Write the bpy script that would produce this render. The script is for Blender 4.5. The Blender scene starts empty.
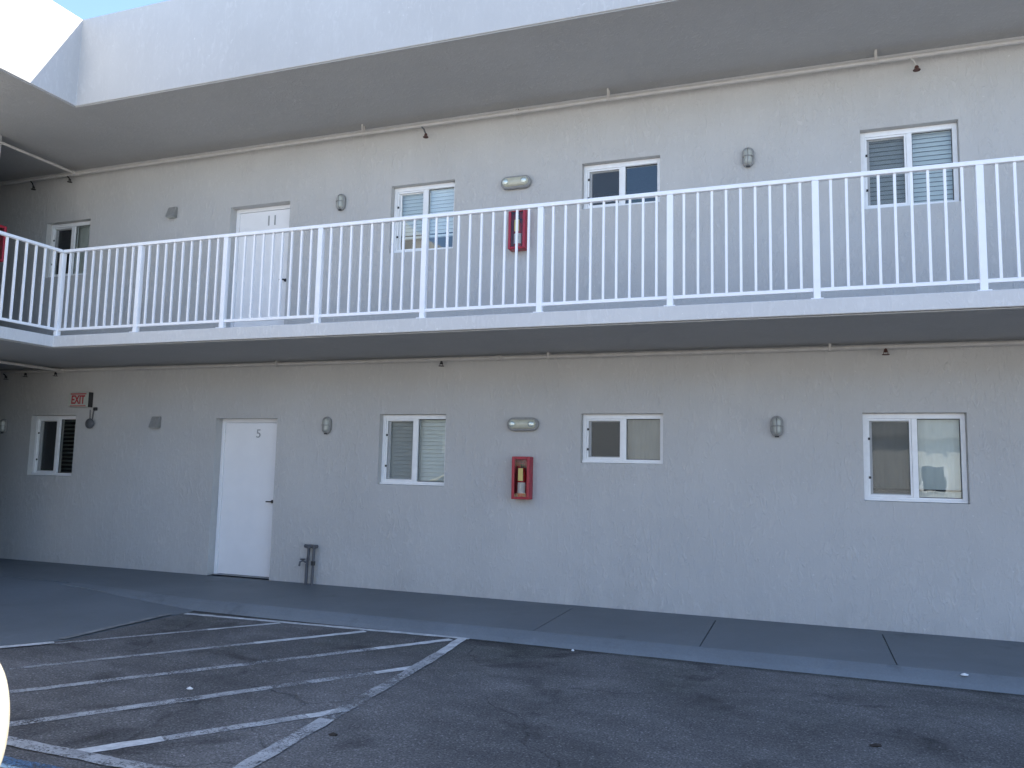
import bpy, bmesh, math, random
from mathutils import Vector, Matrix, noise
random.seed(7)
R = math.radians
PI = math.pi
S = bpy.context.scene
COL = S.collection

# ------------------------------------------------------------------ camera
cam_d = bpy.data.cameras.new('camera')
cam = bpy.data.objects.new('camera', cam_d)
COL.objects.link(cam)
cam_d.sensor_width = 36.0
cam_d.lens = 800.0 * 36.0 / 1024.0
cam_d.clip_start = 0.05
cam_d.clip_end = 3000
right = Vector((0.93921005, 0.34265325, 0.02175404))
upv = Vector((0.01569018, -0.10612729, 0.99422875))
fwd = Vector((-0.34298441, 0.93344831, 0.10505211))
mw = Matrix.Identity(4)
for i in range(3):
    mw[i][0] = right[i]; mw[i][1] = upv[i]; mw[i][2] = -fwd[i]
mw[0][3], mw[1][3], mw[2][3] = 0.0, -8.6923, 1.4776
cam.matrix_world = mw
S.camera = cam

# ------------------------------------------------------------------ light
SUN = Vector((1.15, 1.0, 1.8)).normalized()
elev = math.asin(SUN.z); azim = math.atan2(SUN.x, SUN.y)
world = bpy.data.worlds.new('World'); S.world = world
world.use_nodes = True
wn = world.node_tree.nodes; wl = world.node_tree.links
bg = wn['Background']
sky = wn.new('ShaderNodeTexSky'); sky.sky_type = 'NISHITA'
sky.sun_disc = False
sky.sun_elevation = elev; sky.sun_rotation = azim
sky.air_density = 0.75; sky.dust_density = 0.4; sky.ozone_density = 2.0
wl.new(sky.outputs[0], bg.inputs[0]); bg.inputs[1].default_value = 0.13
sd = bpy.data.lights.new('sun', 'SUN'); sd.energy = 4.2; sd.angle = R(0.53)
sd.color = (1.0, 0.93, 0.82)
so = bpy.data.objects.new('sun', sd); COL.objects.link(so)
so.rotation_euler = (-SUN).to_track_quat('-Z', 'Y').to_euler()
so.location = (20, 20, 40)
S.view_settings.view_transform = 'Standard'
S.view_settings.look = 'None'
S.view_settings.gamma = 1.0
S.view_settings.use_curve_mapping = False
S.view_settings.exposure = 2.0

# ------------------------------------------------------------------ materials
def nodes_of(m):
    return m.node_tree.nodes, m.node_tree.links

def mat(name, col, rough=0.6, metal=0.0, var=0.0, vscale=6.0, bump=0.0, bscale=60.0, bvec=(1, 1, 1), spec=0.5, coat=0.0):
    m = bpy.data.materials.new(name); m.use_nodes = True
    n, l = nodes_of(m); b = n['Principled BSDF']
    b.inputs['Base Color'].default_value = (*col, 1)
    b.inputs['Roughness'].default_value = rough
    b.inputs['Metallic'].default_value = metal
    b.inputs['Specular IOR Level'].default_value = spec
    b.inputs['Coat Weight'].default_value = coat
    tc = n.new('ShaderNodeTexCoord')
    if var:
        t = n.new('ShaderNodeTexNoise'); t.inputs['Scale'].default_value = vscale; t.inputs['Detail'].default_value = 6
        t.inputs['Roughness'].default_value = 0.65
        l.new(tc.outputs['Object'], t.inputs['Vector'])
        r = n.new('ShaderNodeMapRange')
        r.inputs['From Min'].default_value = 0.3; r.inputs['From Max'].default_value = 0.7
        r.inputs['To Min'].default_value = 1 - var; r.inputs['To Max'].default_value = 1 + var
        l.new(t.outputs['Fac'], r.inputs['Value'])
        mx = n.new('ShaderNodeVectorMath'); mx.operation = 'SCALE'
        mx.inputs[0].default_value = col
        l.new(r.outputs[0], mx.inputs['Scale']); l.new(mx.outputs[0], b.inputs['Base Color'])
    if bump:
        mp = n.new('ShaderNodeMapping'); mp.inputs['Scale'].default_value = bvec
        l.new(tc.outputs['Object'], mp.inputs['Vector'])
        t2 = n.new('ShaderNodeTexNoise'); t2.inputs['Scale'].default_value = bscale; t2.inputs['Detail'].default_value = 4
        l.new(mp.outputs[0], t2.inputs['Vector'])
        bp = n.new('ShaderNodeBump'); bp.inputs['Strength'].default_value = bump; bp.inputs['Distance'].default_value = 0.01
        l.new(t2.outputs['Fac'], bp.inputs['Height']); l.new(bp.outputs[0], b.inputs['Normal'])
    return m

def math_node(n, l, op, a, b=None, clamp=False):
    x = n.new('ShaderNodeMath'); x.operation = op; x.use_clamp = clamp
    for i, v in enumerate((a, b)):
        if v is None: continue
        if isinstance(v, (int, float)): x.inputs[i].default_value = v
        else: l.new(v, x.inputs[i])
    return x.outputs[0]

def tex_noise(n, l, vec, scale, detail=5, rough=0.6, dist=0.0):
    t = n.new('ShaderNodeTexNoise'); t.inputs['Scale'].default_value = scale
    t.inputs['Detail'].default_value = detail; t.inputs['Roughness'].default_value = rough
    t.inputs['Distortion'].default_value = dist
    l.new(vec, t.inputs['Vector']); return t.outputs['Fac']

def remap(n, l, v, a, b, c, d):
    r = n.new('ShaderNodeMapRange'); r.inputs['From Min'].default_value = a; r.inputs['From Max'].default_value = b
    r.inputs['To Min'].default_value = c; r.inputs['To Max'].default_value = d
    l.new(v, r.inputs['Value']); return r.outputs[0]

def mapping(n, l, vec, scale=(1, 1, 1), loc=(0, 0, 0)):
    mp = n.new('ShaderNodeMapping'); mp.inputs['Scale'].default_value = scale; mp.inputs['Location'].default_value = loc
    l.new(vec, mp.inputs['Vector']); return mp.outputs[0]

def mixcol(n, l, fac, a, b, mode='MIX'):
    m = n.new('ShaderNodeMix'); m.data_type = 'RGBA'; m.blend_type = mode
    if isinstance(fac, (int, float)): m.inputs['Factor'].default_value = fac
    else: l.new(fac, m.inputs['Factor'])
    for key, v in (('A', a), ('B', b)):
        s = [i for i in m.inputs if i.name == key and i.type == 'RGBA'][0]
        if isinstance(v, tuple): s.default_value = (*v, 1)
        else: l.new(v, s)
    return [o for o in m.outputs if o.type == 'RGBA'][0]

def stucco(name, col, strength=0.55):
    m = bpy.data.materials.new(name); m.use_nodes = True
    n, l = nodes_of(m); b = n['Principled BSDF']
    b.inputs['Roughness'].default_value = 0.75; b.inputs['Specular IOR Level'].default_value = 0.25
    tc = n.new('ShaderNodeTexCoord').outputs['Object']
    # trowelled, vertically drawn texture
    v1 = mapping(n, l, tc, (1.0, 1.0, 0.36))
    streak = tex_noise(n, l, v1, 21, 5, 0.58, 1.2)
    fine = tex_noise(n, l, tc, 120, 3, 0.6)
    lump = tex_noise(n, l, tc, 7, 4, 0.6)
    patch = remap(n, l, tex_noise(n, l, tc, 1.6, 4, 0.6), 0.40, 0.62, 0.35, 1.0)
    ridge = remap(n, l, streak, 0.50, 0.66, 0.0, 1.0)
    ridge = math_node(n, l, 'MULTIPLY', ridge, patch)
    h = math_node(n, l, 'ADD', math_node(n, l, 'MULTIPLY', ridge, 0.9), math_node(n, l, 'MULTIPLY', fine, 0.25))
    h = math_node(n, l, 'ADD', h, math_node(n, l, 'MULTIPLY', lump, 1.1))
    bp = n.new('ShaderNodeBump'); bp.inputs['Strength'].default_value = strength; bp.inputs['Distance'].default_value = 0.016
    l.new(h, bp.inputs['Height']); l.new(bp.outputs[0], b.inputs['Normal'])
    # faint uneven paint, scuffs and drips
    big = remap(n, l, tex_noise(n, l, tc, 0.9, 5, 0.6), 0.3, 0.7, 0.955, 1.045)
    sm = remap(n, l, ridge, 0.0, 1.0, 0.975, 1.07)
    drip = tex_noise(n, l, mapping(n, l, tc, (5.0, 5.0, 0.25)), 1.0, 5, 0.6)
    dr = remap(n, l, drip, 0.35, 0.7, 1.01, 0.985)
    spot = remap(n, l, tex_noise(n, l, tc, 3.1, 6, 0.7), 0.66, 0.74, 1.0, 0.9)
    sepz = n.new('ShaderNodeSeparateXYZ'); l.new(tc, sepz.inputs[0])
    low = remap(n, l, sepz.outputs['Z'], 0.02, 0.30, 1.0, 0.0)
    grime = math_node(n, l, 'MULTIPLY', low, remap(n, l, tex_noise(n, l, mapping(n, l, tc, (1, 1, 0.5)), 5.0, 6, 0.7), 0.40, 0.68, 0.0, 0.10), True)
    chip = remap(n, l, tex_noise(n, l, tc, 26, 3, 0.5), 0.70, 0.74, 1.0, 1.22)
    k = math_node(n, l, 'MULTIPLY', math_node(n, l, 'MULTIPLY', big, sm), math_node(n, l, 'MULTIPLY', dr, spot))
    k = math_node(n, l, 'MULTIPLY', k, math_node(n, l, 'MULTIPLY', chip, math_node(n, l, 'SUBTRACT', 1.0, grime)))
    mx = n.new('ShaderNodeVectorMath'); mx.operation = 'SCALE'; mx.inputs[0].default_value = col
    l.new(k, mx.inputs['Scale']); l.new(mx.outputs[0], b.inputs['Base Color'])
    return m

M = {}
M['wall'] = stucco('grey stucco', (0.525, 0.518, 0.50), 0.5)
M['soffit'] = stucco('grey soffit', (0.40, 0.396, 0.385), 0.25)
M['parapet'] = stucco('white stucco', (0.51, 0.508, 0.50), 0.15)
M['fascia'] = stucco('pale fascia', (0.62, 0.615, 0.60), 0.25)
M['white_metal'] = mat('white powder coat', (0.87, 0.875, 0.88), 0.35, var=0.03, vscale=9, bump=0.03, bscale=200)
M['frame'] = mat('white window frame', (0.86, 0.865, 0.86), 0.35, var=0.05, vscale=11)
M['door'] = mat('white door paint', (0.87, 0.87, 0.87), 0.42, var=0.03, vscale=3, bump=0.04, bscale=90)
M['gasket'] = mat('dark gasket', (0.02, 0.02, 0.022), 0.6)
M['pipe'] = mat('painted steel pipe', (0.50, 0.48, 0.45), 0.5, var=0.10, vscale=7, bump=0.06, bscale=60)
M['pipe_dark'] = mat('grey painted pipe', (0.095, 0.10, 0.11), 0.5, var=0.15, vscale=20)
M['rust'] = mat('rusty bronze', (0.085, 0.035, 0.028), 0.55, 0.3, var=0.4, vscale=40)
M['dark'] = mat('dark fitting', (0.018, 0.018, 0.02), 0.5)
M['lamp_grey'] = mat('grey cast lamp', (0.27, 0.27, 0.26), 0.5, var=0.12, vscale=25)
M['lens'] = mat('frosted lens', (0.42, 0.43, 0.39), 0.25, var=0.06, vscale=18)
M['lens_cream'] = mat('yellowed lens', (0.52, 0.51, 0.40), 0.2, var=0.08, vscale=18)
M['reflector'] = mat('lamp head chrome', (0.62, 0.68, 0.63), 0.22, 0.5)
M['red'] = mat('red enamel', (0.36, 0.012, 0.032), 0.32, var=0.12, vscale=14)
M['red_bright'] = mat('extinguisher red', (0.45, 0.012, 0.012), 0.25, coat=0.5)
M['tag'] = mat('yellow tag', (0.62, 0.48, 0.16), 0.6, var=0.1, vscale=30)
M['label'] = mat('paper label', (0.70, 0.68, 0.63), 0.6, var=0.1, vscale=30)
M['exit_white'] = mat('exit sign face', (0.46, 0.50, 0.45), 0.4)
M['exit_red'] = mat('exit sign red', (0.42, 0.04, 0.05), 0.4)
M['number'] = mat('brushed number', (0.36, 0.37, 0.38), 0.4, 0.2)
M['blind'] = mat('white blind slat', (0.80, 0.82, 0.80), 0.5, var=0.03)
M['blind_dark'] = mat('brown blind slat', (0.30, 0.31, 0.30), 0.5, var=0.05)
M['curtain'] = mat('taupe roller shade', (0.26, 0.255, 0.245), 0.85, var=0.05, vscale=5)
M['curtain_pale'] = mat('pale roller shade', (0.68, 0.70, 0.68), 0.85, var=0.03, vscale=5)
M['interior'] = mat('dim room paint', (0.16, 0.16, 0.155), 0.8)
M['beige'] = mat('beige cushion', (0.42, 0.33, 0.26), 0.9, var=0.15, vscale=8)
M['plant'] = mat('leaf green', (0.05, 0.12, 0.03), 0.5, var=0.3, vscale=20)
M['pot'] = mat('clay pot', (0.32, 0.14, 0.08), 0.8)
M['rubber'] = mat('black rubber', (0.015, 0.015, 0.016), 0.75, var=0.2, vscale=20)
M['rim'] = mat('alloy rim', (0.55, 0.56, 0.57), 0.25, 0.9)
M['car'] = mat('cream white car paint', (0.66, 0.60, 0.46), 0.25, coat=0.6)
M['car_glass'] = mat('tinted car glass', (0.012, 0.014, 0.016), 0.04, spec=0.7)
M['headlight'] = mat('headlight lens', (0.55, 0.57, 0.58), 0.06, 0.5)
M['tail'] = mat('tail lamp red', (0.30, 0.01, 0.012), 0.12)
M['roofing'] = mat('roof gravel', (0.36, 0.355, 0.34), 0.95, var=0.2, vscale=30)
M['opp_wall'] = stucco('pale facade', (0.66, 0.65, 0.61), 0.2)
M['far_wall'] = stucco('far facade', (0.38, 0.38, 0.375), 0.2)
M['litter'] = mat('white paper scrap', (0.78, 0.78, 0.76), 0.8)
M['leaf_dry'] = mat('dry leaf', (0.03, 0.022, 0.016), 0.8)
M['bark'] = mat('bark', (0.13, 0.10, 0.075), 0.9, var=0.3, vscale=12, bump=0.5, bscale=20)

def glass_mat(name, tint, refl=1.0):
    m = bpy.data.materials.new(name); m.use_nodes = True
    n, l = nodes_of(m); n.remove(n['Principled BSDF']); out = n['Material Output']
    tr = n.new('ShaderNodeBsdfTransparent'); tr.inputs[0].default_value = (*tint, 1)
    gl = n.new('ShaderNodeBsdfGlossy'); gl.inputs['Roughness'].default_value = 0.01
    gl.inputs[0].default_value = (0.95, 1.0, 0.98, 1)
    fr = n.new('ShaderNodeFresnel'); fr.inputs['IOR'].default_value = 1.55
    tc = n.new('ShaderNodeTexCoord').outputs['Object']
    wob = tex_noise(n, l, tc, 2.3, 2, 0.5)
    bp = n.new('ShaderNodeBump'); bp.inputs['Strength'].default_value = 0.12; bp.inputs['Distance'].default_value = 0.02
    l.new(wob, bp.inputs['Height']); l.new(bp.outputs[0], gl.inputs['Normal'])
    f = math_node(n, l, 'MULTIPLY', fr.outputs[0], 1.9 * refl, True)
    mx = n.new('ShaderNodeMixShader'); l.new(f, mx.inputs[0])
    l.new(tr.outputs[0], mx.inputs[1]); l.new(gl.outputs[0], mx.inputs[2]); l.new(mx.outputs[0], out.inputs[0])
    return m
M['glass'] = glass_mat('window glass', (0.86, 0.90, 0.89))
M['clear'] = glass_mat('clear cabinet cover', (0.92, 0.92, 0.92), 0.4)

def screen_mat():
    m = bpy.data.materials.new('insect screen'); m.use_nodes = True
    n, l = nodes_of(m); b = n['Principled BSDF']; out = n['Material Output']
    b.inputs['Base Color'].default_value = (0.09, 0.093, 0.095, 1); b.inputs['Roughness'].default_value = 0.8
    tr = n.new('ShaderNodeBsdfTransparent'); mx = n.new('ShaderNodeMixShader'); mx.inputs[0].default_value = 0.36
    l.new(tr.outputs[0], mx.inputs[1]); l.new(b.outputs[0], mx.inputs[2]); l.new(mx.outputs[0], out.inputs[0])
    return m
M['screen'] = screen_mat()

def asphalt():
    m = bpy.data.materials.new('worn asphalt'); m.use_nodes = True
    n, l = nodes_of(m); b = n['Principled BSDF']
    tc = n.new('ShaderNodeTexCoord').outputs['Object']
    big = tex_noise(n, l, tc, 0.45, 6, 0.62, 0.4)
    mid = tex_noise(n, l, tc, 2.2, 6, 0.65, 0.3)
    fine = tex_noise(n, l, tc, 75, 4, 0.75)
    streak = tex_noise(n, l, mapping(n, l, tc, (0.5, 2.4, 1.0)), 1.3, 6, 0.65)
    vor = n.new('ShaderNodeTexVoronoi'); vor.inputs['Scale'].default_value = 95
    l.new(tc, vor.inputs['Vector'])
    k = math_node(n, l, 'MULTIPLY', remap(n, l, big, 0.3, 0.7, 0.62, 1.34), remap(n, l, mid, 0.3, 0.7, 0.82, 1.18))
    k = math_node(n, l, 'MULTIPLY', k, remap(n, l, streak, 0.3, 0.7, 0.84, 1.14))
    k = math_node(n, l, 'MULTIPLY', k, remap(n, l, fine, 0.28, 0.72, 0.20, 1.80))
    agg = remap(n, l, vor.outputs['Color'], 0.72, 0.98, 1.0, 2.2)
    k = math_node(n, l, 'MULTIPLY', k, agg)
    stain = remap(n, l, tex_noise(n, l, tc, 1.35, 5, 0.6, 0.8), 0.56, 0.72, 1.0, 0.42)
    k = math_node(n, l, 'MULTIPLY', k, stain)
    # cracks
    wob = n.new('ShaderNodeTexNoise'); wob.inputs['Scale'].default_value = 3.0; wob.inputs['Detail'].default_value = 5
    l.new(tc, wob.inputs['Vector'])
    off = n.new('ShaderNodeVectorMath'); off.operation = 'MULTIPLY_ADD'
    l.new(wob.outputs['Color'], off.inputs[0]); off.inputs[1].default_value = (0.35, 0.35, 0.0); l.new(tc, off.inputs[2])
    ve = n.new('ShaderNodeTexVoronoi'); ve.feature = 'DISTANCE_TO_EDGE'; ve.inputs['Scale'].default_value = 0.55
    l.new(off.outputs[0], ve.inputs['Vector'])
    gate = remap(n, l, tex_noise(n, l, tc, 0.8, 3, 0.5), 0.45, 0.55, 0.0, 1.0)
    cr = math_node(n, l, 'MULTIPLY', remap(n, l, ve.outputs['Distance'], 0.0, 0.006, 1.0, 0.0), gate)
    k = math_node(n, l, 'MULTIPLY', k, remap(n, l, cr, 0, 1, 1.0, 0.62))
    moss = remap(n, l, tex_noise(n, l, tc, 1.1, 6, 0.7, 0.5), 0.52, 0.70, 0.0, 0.55)
    # moss gathers along the kerb; a darker broken band runs at its foot
    sep = n.new('ShaderNodeSeparateXYZ'); l.new(tc, sep.inputs[0])
    near = remap(n, l, sep.outputs['Y'], -3.6, -1.7, 0.0, 1.0)
    moss = math_node(n, l, 'MULTIPLY', moss, near, True)
    base = mixcol(n, l, moss, (0.128, 0.122, 0.116), (0.066, 0.074, 0.052))
    foot = remap(n, l, sep.outputs['Y'], -1.80, -1.72, 0.0, 1.0)
    foot = math_node(n, l, 'MULTIPLY', foot, remap(n, l, tex_noise(n, l, tc, 4.5, 5, 0.7), 0.35, 0.6, 0.25, 0.9), True)
    base = mixcol(n, l, foot, base, (0.035, 0.036, 0.030))
    mx = n.new('ShaderNodeVectorMath'); mx.operation = 'SCALE'
    l.new(base, mx.inputs[0]); l.new(k, mx.inputs['Scale']); l.new(mx.outputs[0], b.inputs['Base Color'])
    b.inputs['Roughness'].default_value = 0.88; b.inputs['Specular IOR Level'].default_value = 0.3
    h = math_node(n, l, 'ADD', math_node(n, l, 'MULTIPLY', fine, 0.6), math_node(n, l, 'MULTIPLY', vor.outputs['Distance'], 0.5))
    h = math_node(n, l, 'SUBTRACT', h, math_node(n, l, 'MULTIPLY', cr, 1.2))
    bp = n.new('ShaderNodeBump'); bp.inputs['Strength'].default_value = 0.7; bp.inputs['Distance'].default_value = 0.008
    l.new(h, bp.inputs['Height']); l.new(bp.outputs[0], b.inputs['Normal'])
    return m
M['asphalt'] = asphalt()

def paint_concrete(name='painted blue grey concrete', colour=(0.140, 0.157, 0.168)):
    m = bpy.data.materials.new(name); m.use_nodes = True
    n, l = nodes_of(m); b = n['Principled BSDF']
    tc = n.new('ShaderNodeTexCoord').outputs['Object']
    big = remap(n, l, tex_noise(n, l, tc, 0.7, 6, 0.65, 0.4), 0.3, 0.7, 0.86, 1.14)
    fine = tex_noise(n, l, tc, 60, 4, 0.7)
    k = math_node(n, l, 'MULTIPLY', big, remap(n, l, fine, 0.3, 0.7, 0.92, 1.08))
    scuff = remap(n, l, tex_noise(n, l, tc, 2.5, 7, 0.72), 0.60, 0.75, 1.0, 1.22)
    k = math_node(n, l, 'MULTIPLY', k, scuff)
    dark = remap(n, l, tex_noise(n, l, tc, 1.7, 6, 0.7), 0.60, 0.72, 1.0, 0.72)
    k = math_node(n, l, 'MULTIPLY', k, dark)
    mx = n.new('ShaderNodeVectorMath'); mx.operation = 'SCALE'; mx.inputs[0].default_value = colour
    l.new(k, mx.inputs['Scale']); l.new(mx.outputs[0], b.inputs['Base Color'])
    b.inputs['Roughness'].default_value = 0.6
    bp = n.new('ShaderNodeBump'); bp.inputs['Strength'].default_value = 0.25; bp.inputs['Distance'].default_value = 0.006
    l.new(fine, bp.inputs['Height']); l.new(bp.outputs[0], b.inputs['Normal'])
    return m
M['walk'] = paint_concrete()
M['kerb'] = paint_concrete('paler kerb paint', (0.165, 0.183, 0.195))  # slightly lighter than the walk colour

def line_paint(name, col, wear):
    m = bpy.data.materials.new(name); m.use_nodes = True
    n, l = nodes_of(m); b = n['Principled BSDF']; out = n['Material Output']
    tc = n.new('ShaderNodeTexCoord').outputs['Object']
    b.inputs['Roughness'].default_value = 0.75
    v = remap(n, l, tex_noise(n, l, tc, 9, 7, 0.75), 0.3, 0.7, 0.50, 1.18)
    mx = n.new('ShaderNodeVectorMath'); mx.operation = 'SCALE'; mx.inputs[0].default_value = col
    l.new(v, mx.inputs['Scale']); l.new(mx.outputs[0], b.inputs['Base Color'])
    a = tex_noise(n, l, tc, 55, 5, 0.85)
    c = tex_noise(n, l, tc, 2.6, 5, 0.7, 0.3)
    s = math_node(n, l, 'ADD', math_node(n, l, 'MULTIPLY', a, 0.62), math_node(n, l, 'MULTIPLY', c, 0.38))
    f = remap(n, l, s, wear - 0.035, wear + 0.035, 0.0, 1.0)
    tr = n.new('ShaderNodeBsdfTransparent'); ms = n.new('ShaderNodeMixShader')
    l.new(f, ms.inputs[0]); l.new(tr.outputs[0], ms.inputs[1]); l.new(b.outputs[0], ms.inputs[2]); l.new(ms.outputs[0], out.inputs[0])
    return m
M['line'] = line_paint('white line paint', (0.66, 0.66, 0.64), 0.40)
M['line_worn'] = line_paint('worn white line paint', (0.46, 0.46, 0.45), 0.465)
M['line_faded'] = line_paint('faded white line paint', (0.42, 0.42, 0.41), 0.50)
M['edge'] = line_paint('bare kerb edge', (0.26, 0.26, 0.25), 0.36)
M['line_blue'] = line_paint('blue line paint', (0.11, 0.20, 0.32), 0.44)

# ------------------------------------------------------------------ mesh helpers
class MB:
    def __init__(s): s.bm = bmesh.new()
    def box(s, x0, x1, y0, y1, z0, z1, mtx=None):
        v = [s.bm.verts.new((x, y, z)) for z in (z0, z1) for y in (y0, y1) for x in (x0, x1)]
        for f in ((0, 2, 3, 1), (4, 5, 7, 6), (0, 1, 5, 4), (2, 6, 7, 3), (0, 4, 6, 2), (1, 3, 7, 5)):
            s.bm.faces.new([v[i] for i in f])
        if mtx is not None:
            for q in v: q.co = mtx @ q.co
        return s
    def quad(s, *pts):
        s.bm.faces.new([s.bm.verts.new(p) for p in pts]); return s
    def prism(s, pts, z0, z1):
        a = [s.bm.verts.new((x, y, z0)) for x, y in pts]; b = [s.bm.verts.new((x, y, z1)) for x, y in pts]
        s.bm.faces.new(a[::-1]); s.bm.faces.new(b); k = len(pts)
        for i in range(k): s.bm.faces.new((a[i], a[(i + 1) % k], b[(i + 1) % k], b[i]))
        return s
    def tube(s, pts, r, n=12, cap=True, radii=None):
        pts = [Vector(p) for p in pts]; rings = []
        for i, p in enumerate(pts):
            d = (pts[min(i + 1, len(pts) - 1)] - pts[max(i - 1, 0)]).normalized()
            u = d.cross(Vector((0, 0, 1)))
            if u.length < 0.05: u = d.cross(Vector((0, 1, 0)))
            u.normalize(); w = u.cross(d)
            rr = radii[i] if radii else r
            rings.append([s.bm.verts.new(p + rr * (math.cos(2 * PI * k / n) * u + math.sin(2 * PI * k / n) * w)) for k in range(n)])
        for a, b in zip(rings, rings[1:]):
            for k in range(n): s.bm.faces.new((a[k], a[(k + 1) % n], b[(k + 1) % n], b[k]))
        if cap: s.bm.faces.new(rings[0][::-1]); s.bm.faces.new(rings[-1])
        return s
    def lathe(s, prof, c=(0, 0, 0), axis='z', n=24, sx=1.0):
        # prof: list of (radius, height) from bottom to top
        rings = []
        for r, h in prof:
            ring = []
            for k in range(n):
                a = 2 * PI * k / n; p = (r * math.cos(a) * sx, r * math.sin(a), h)
                if axis == 'y': p = (p[0], -p[2], p[1])
                if axis == 'x': p = (p[2], p[0], p[1])
                ring.append(s.bm.verts.new(Vector(p) + Vector(c)))
            rings.append(ring)
        for a, b in zip(rings, rings[1:]):
            for k in range(n): s.bm.faces.new((a[k], a[(k + 1) % n], b[(k + 1) % n], b[k]))
        s.bm.faces.new(rings[0][::-1]); s.bm.faces.new(rings[-1])
        return s
    def stadium(s, w, h, layers, c, n=12):
        # rounded oval in the XZ plane, layers: (inset, y)
        rings = []
        for ins, y in layers:
            a, b = w / 2 - ins, h / 2 - ins; r = min(a, b); ring = []
            for k in range(4 * n):
                t = 2 * PI * (k + 0.5) / (4 * n)
                x = r * math.cos(t); z = r * math.sin(t)
                if a > b: x += (a - b) * (1 if x > 0 else -1)
                elif b > a: z += (b - a) * (1 if z > 0 else -1)
                ring.append(s.bm.verts.new((c[0] + x, c[1] + y, c[2] + z)))
            rings.append(ring)
        k4 = 4 * n
        for a, b in zip(rings, rings[1:]):
            for k in range(k4): s.bm.faces.new((a[k], a[(k + 1) % k4], b[(k + 1) % k4], b[k]))
        s.bm.faces.new(rings[0][::-1]); s.bm.faces.new(rings[-1])
        return s
    def build(s, name, m, parent=None, smooth=None, bevel=0.0, seg=2):
        bmesh.ops.recalc_face_normals(s.bm, faces=s.bm.faces[:])
        me = bpy.data.meshes.new(name); s.bm.to_mesh(me); s.bm.free()
        o = bpy.data.objects.new(name, me); COL.objects.link(o); o.data.materials.append(m)
        if parent: o.parent = parent
        if bevel:
            bv = o.modifiers.new('bevel', 'BEVEL'); bv.width = bevel; bv.segments = seg; bv.limit_method = 'ANGLE'; bv.angle_limit = R(40)
        if smooth:
            for p in me.polygons: p.use_smooth = True
            me.set_sharp_from_angle(angle=R(smooth))
        return o

def tag(o, label=None, cat=None, group=None, kind=None):
    if label: o['label'] = label
    if cat: o['category'] = cat
    if group: o['group'] = group
    if kind: o['kind'] = kind
    return o

def empty(name, loc=(0, 0, 0), label=None, cat=None, group=None):
    o = bpy.data.objects.new(name, None); COL.objects.link(o); o.location = loc; o.empty_display_size = 0.1
    return tag(o, label, cat, group)

def copy_tree(o, parent=None):
    c = o.copy(); COL.objects.link(c)
    if parent: c.parent = parent
    for ch in [x for x in list(COL.objects) if x.parent == o]: copy_tree(ch, c)
    return c

def text(name, body, size, m, parent, loc, rot, depth=0.002, sx=1.0, bold=0.0):
    cu = bpy.data.curves.new(name, 'FONT'); cu.body = body; cu.size = size; cu.extrude = depth; cu.offset = bold
    cu.align_x = 'CENTER'; cu.align_y = 'CENTER'
    t = bpy.data.objects.new(name, cu); COL.objects.link(t)
    bpy.context.view_layer.update()
    me = bpy.data.meshes.new_from_object(t.evaluated_get(bpy.context.evaluated_depsgraph_get()))
    bpy.data.objects.remove(t)
    o = bpy.data.objects.new(name, me); COL.objects.link(o)
    me.materials.clear(); me.materials.append(m)
    o.location = loc; o.rotation_euler = rot; o.scale = (sx, 1, 1)
    if parent: o.parent = parent
    return o

# ------------------------------------------------------------------ dimensions
LOT = -0.092            # level of the parking lot; the walkway is z = 0
F2 = 2.9445             # upper walkway
SL0 = 2.808             # underside of the balcony slab
SOF = 5.812             # underside of the roof
PT = 6.955              # top of the parapet
YE = -1.66              # outer edge of balcony and roof
XC = -8.47             # inner corner, wing balcony edge
XW = -10.15             # wing wall
XR = 14.0               # right end of the building (outside the frame)

# ------------------------------------------------------------------ ground
tag(MB().quad((-400, -400, LOT), (400, -400, LOT), (400, 400, LOT), (-400, 400, LOT)).build('parking_lot', M['asphalt']), kind='structure')

M['concrete'] = mat('pale bounce concrete', (0.36, 0.355, 0.34), 0.9, var=0.12, vscale=1.5, bump=0.3, bscale=80)
b = MB(); b.quad((-60, -60, LOT + 0.004), (60, -60, LOT + 0.004), (60, -9.6, LOT + 0.004), (-60, -9.6, LOT + 0.004))  # unseen pale sheet added behind the camera to bounce sunlight up
tag(b.build('bounce_apron', M['concrete']), kind='structure')

def taper(x):
    t = min(1.0, max(0.0, (x + 8.3) / 2.3)); return t * t * (3 - 2 * t)
def extrude_x(b, prof, x0, x1, k, move):
    rings = []
    for x in [x0 + (x1 - x0) * q / k for q in range(k + 1)]:
        rings.append([b.bm.verts.new((x, *move(x, j, y, z))) for j, (y, z) in enumerate(prof)])
    for r0, r1 in zip(rings, rings[1:]):
        for j in range(len(prof) - 1): b.bm.faces.new((r0[j], r0[j + 1], r1[j + 1], r1[j]))
    b.bm.faces.new(rings[0]); b.bm.faces.new(rings[-1][::-1])
def walkway():
    b = MB()
    prof = [(-0.2, -0.30), (-0.2, 0.0), (-1.515, 0.0), (-1.515, -0.30)]
    joints = [-16, -2.375, -0.875, 0.655, 2.18, 3.71, 5.24, 6.77, XR]
    for i in range(len(joints) - 1):
        x0, x1 = joints[i] + (0.005 if i else 0), joints[i + 1] - 0.005
        extrude_x(b, prof, x0, x1, 60 if i == 0 else 4, lambda x, j, y, z: (y + (0.24 * (1 - taper(x)) if j >= 2 else 0), z))
    b.box(-6.0, XR, -1.50, -0.21, -0.28, -0.03)
    b.box(-16, XR, -0.2, 0.9, -0.3, 0.0)
    return b.build('pavement', M['walk'])
tag(walkway(), kind='structure')

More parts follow.
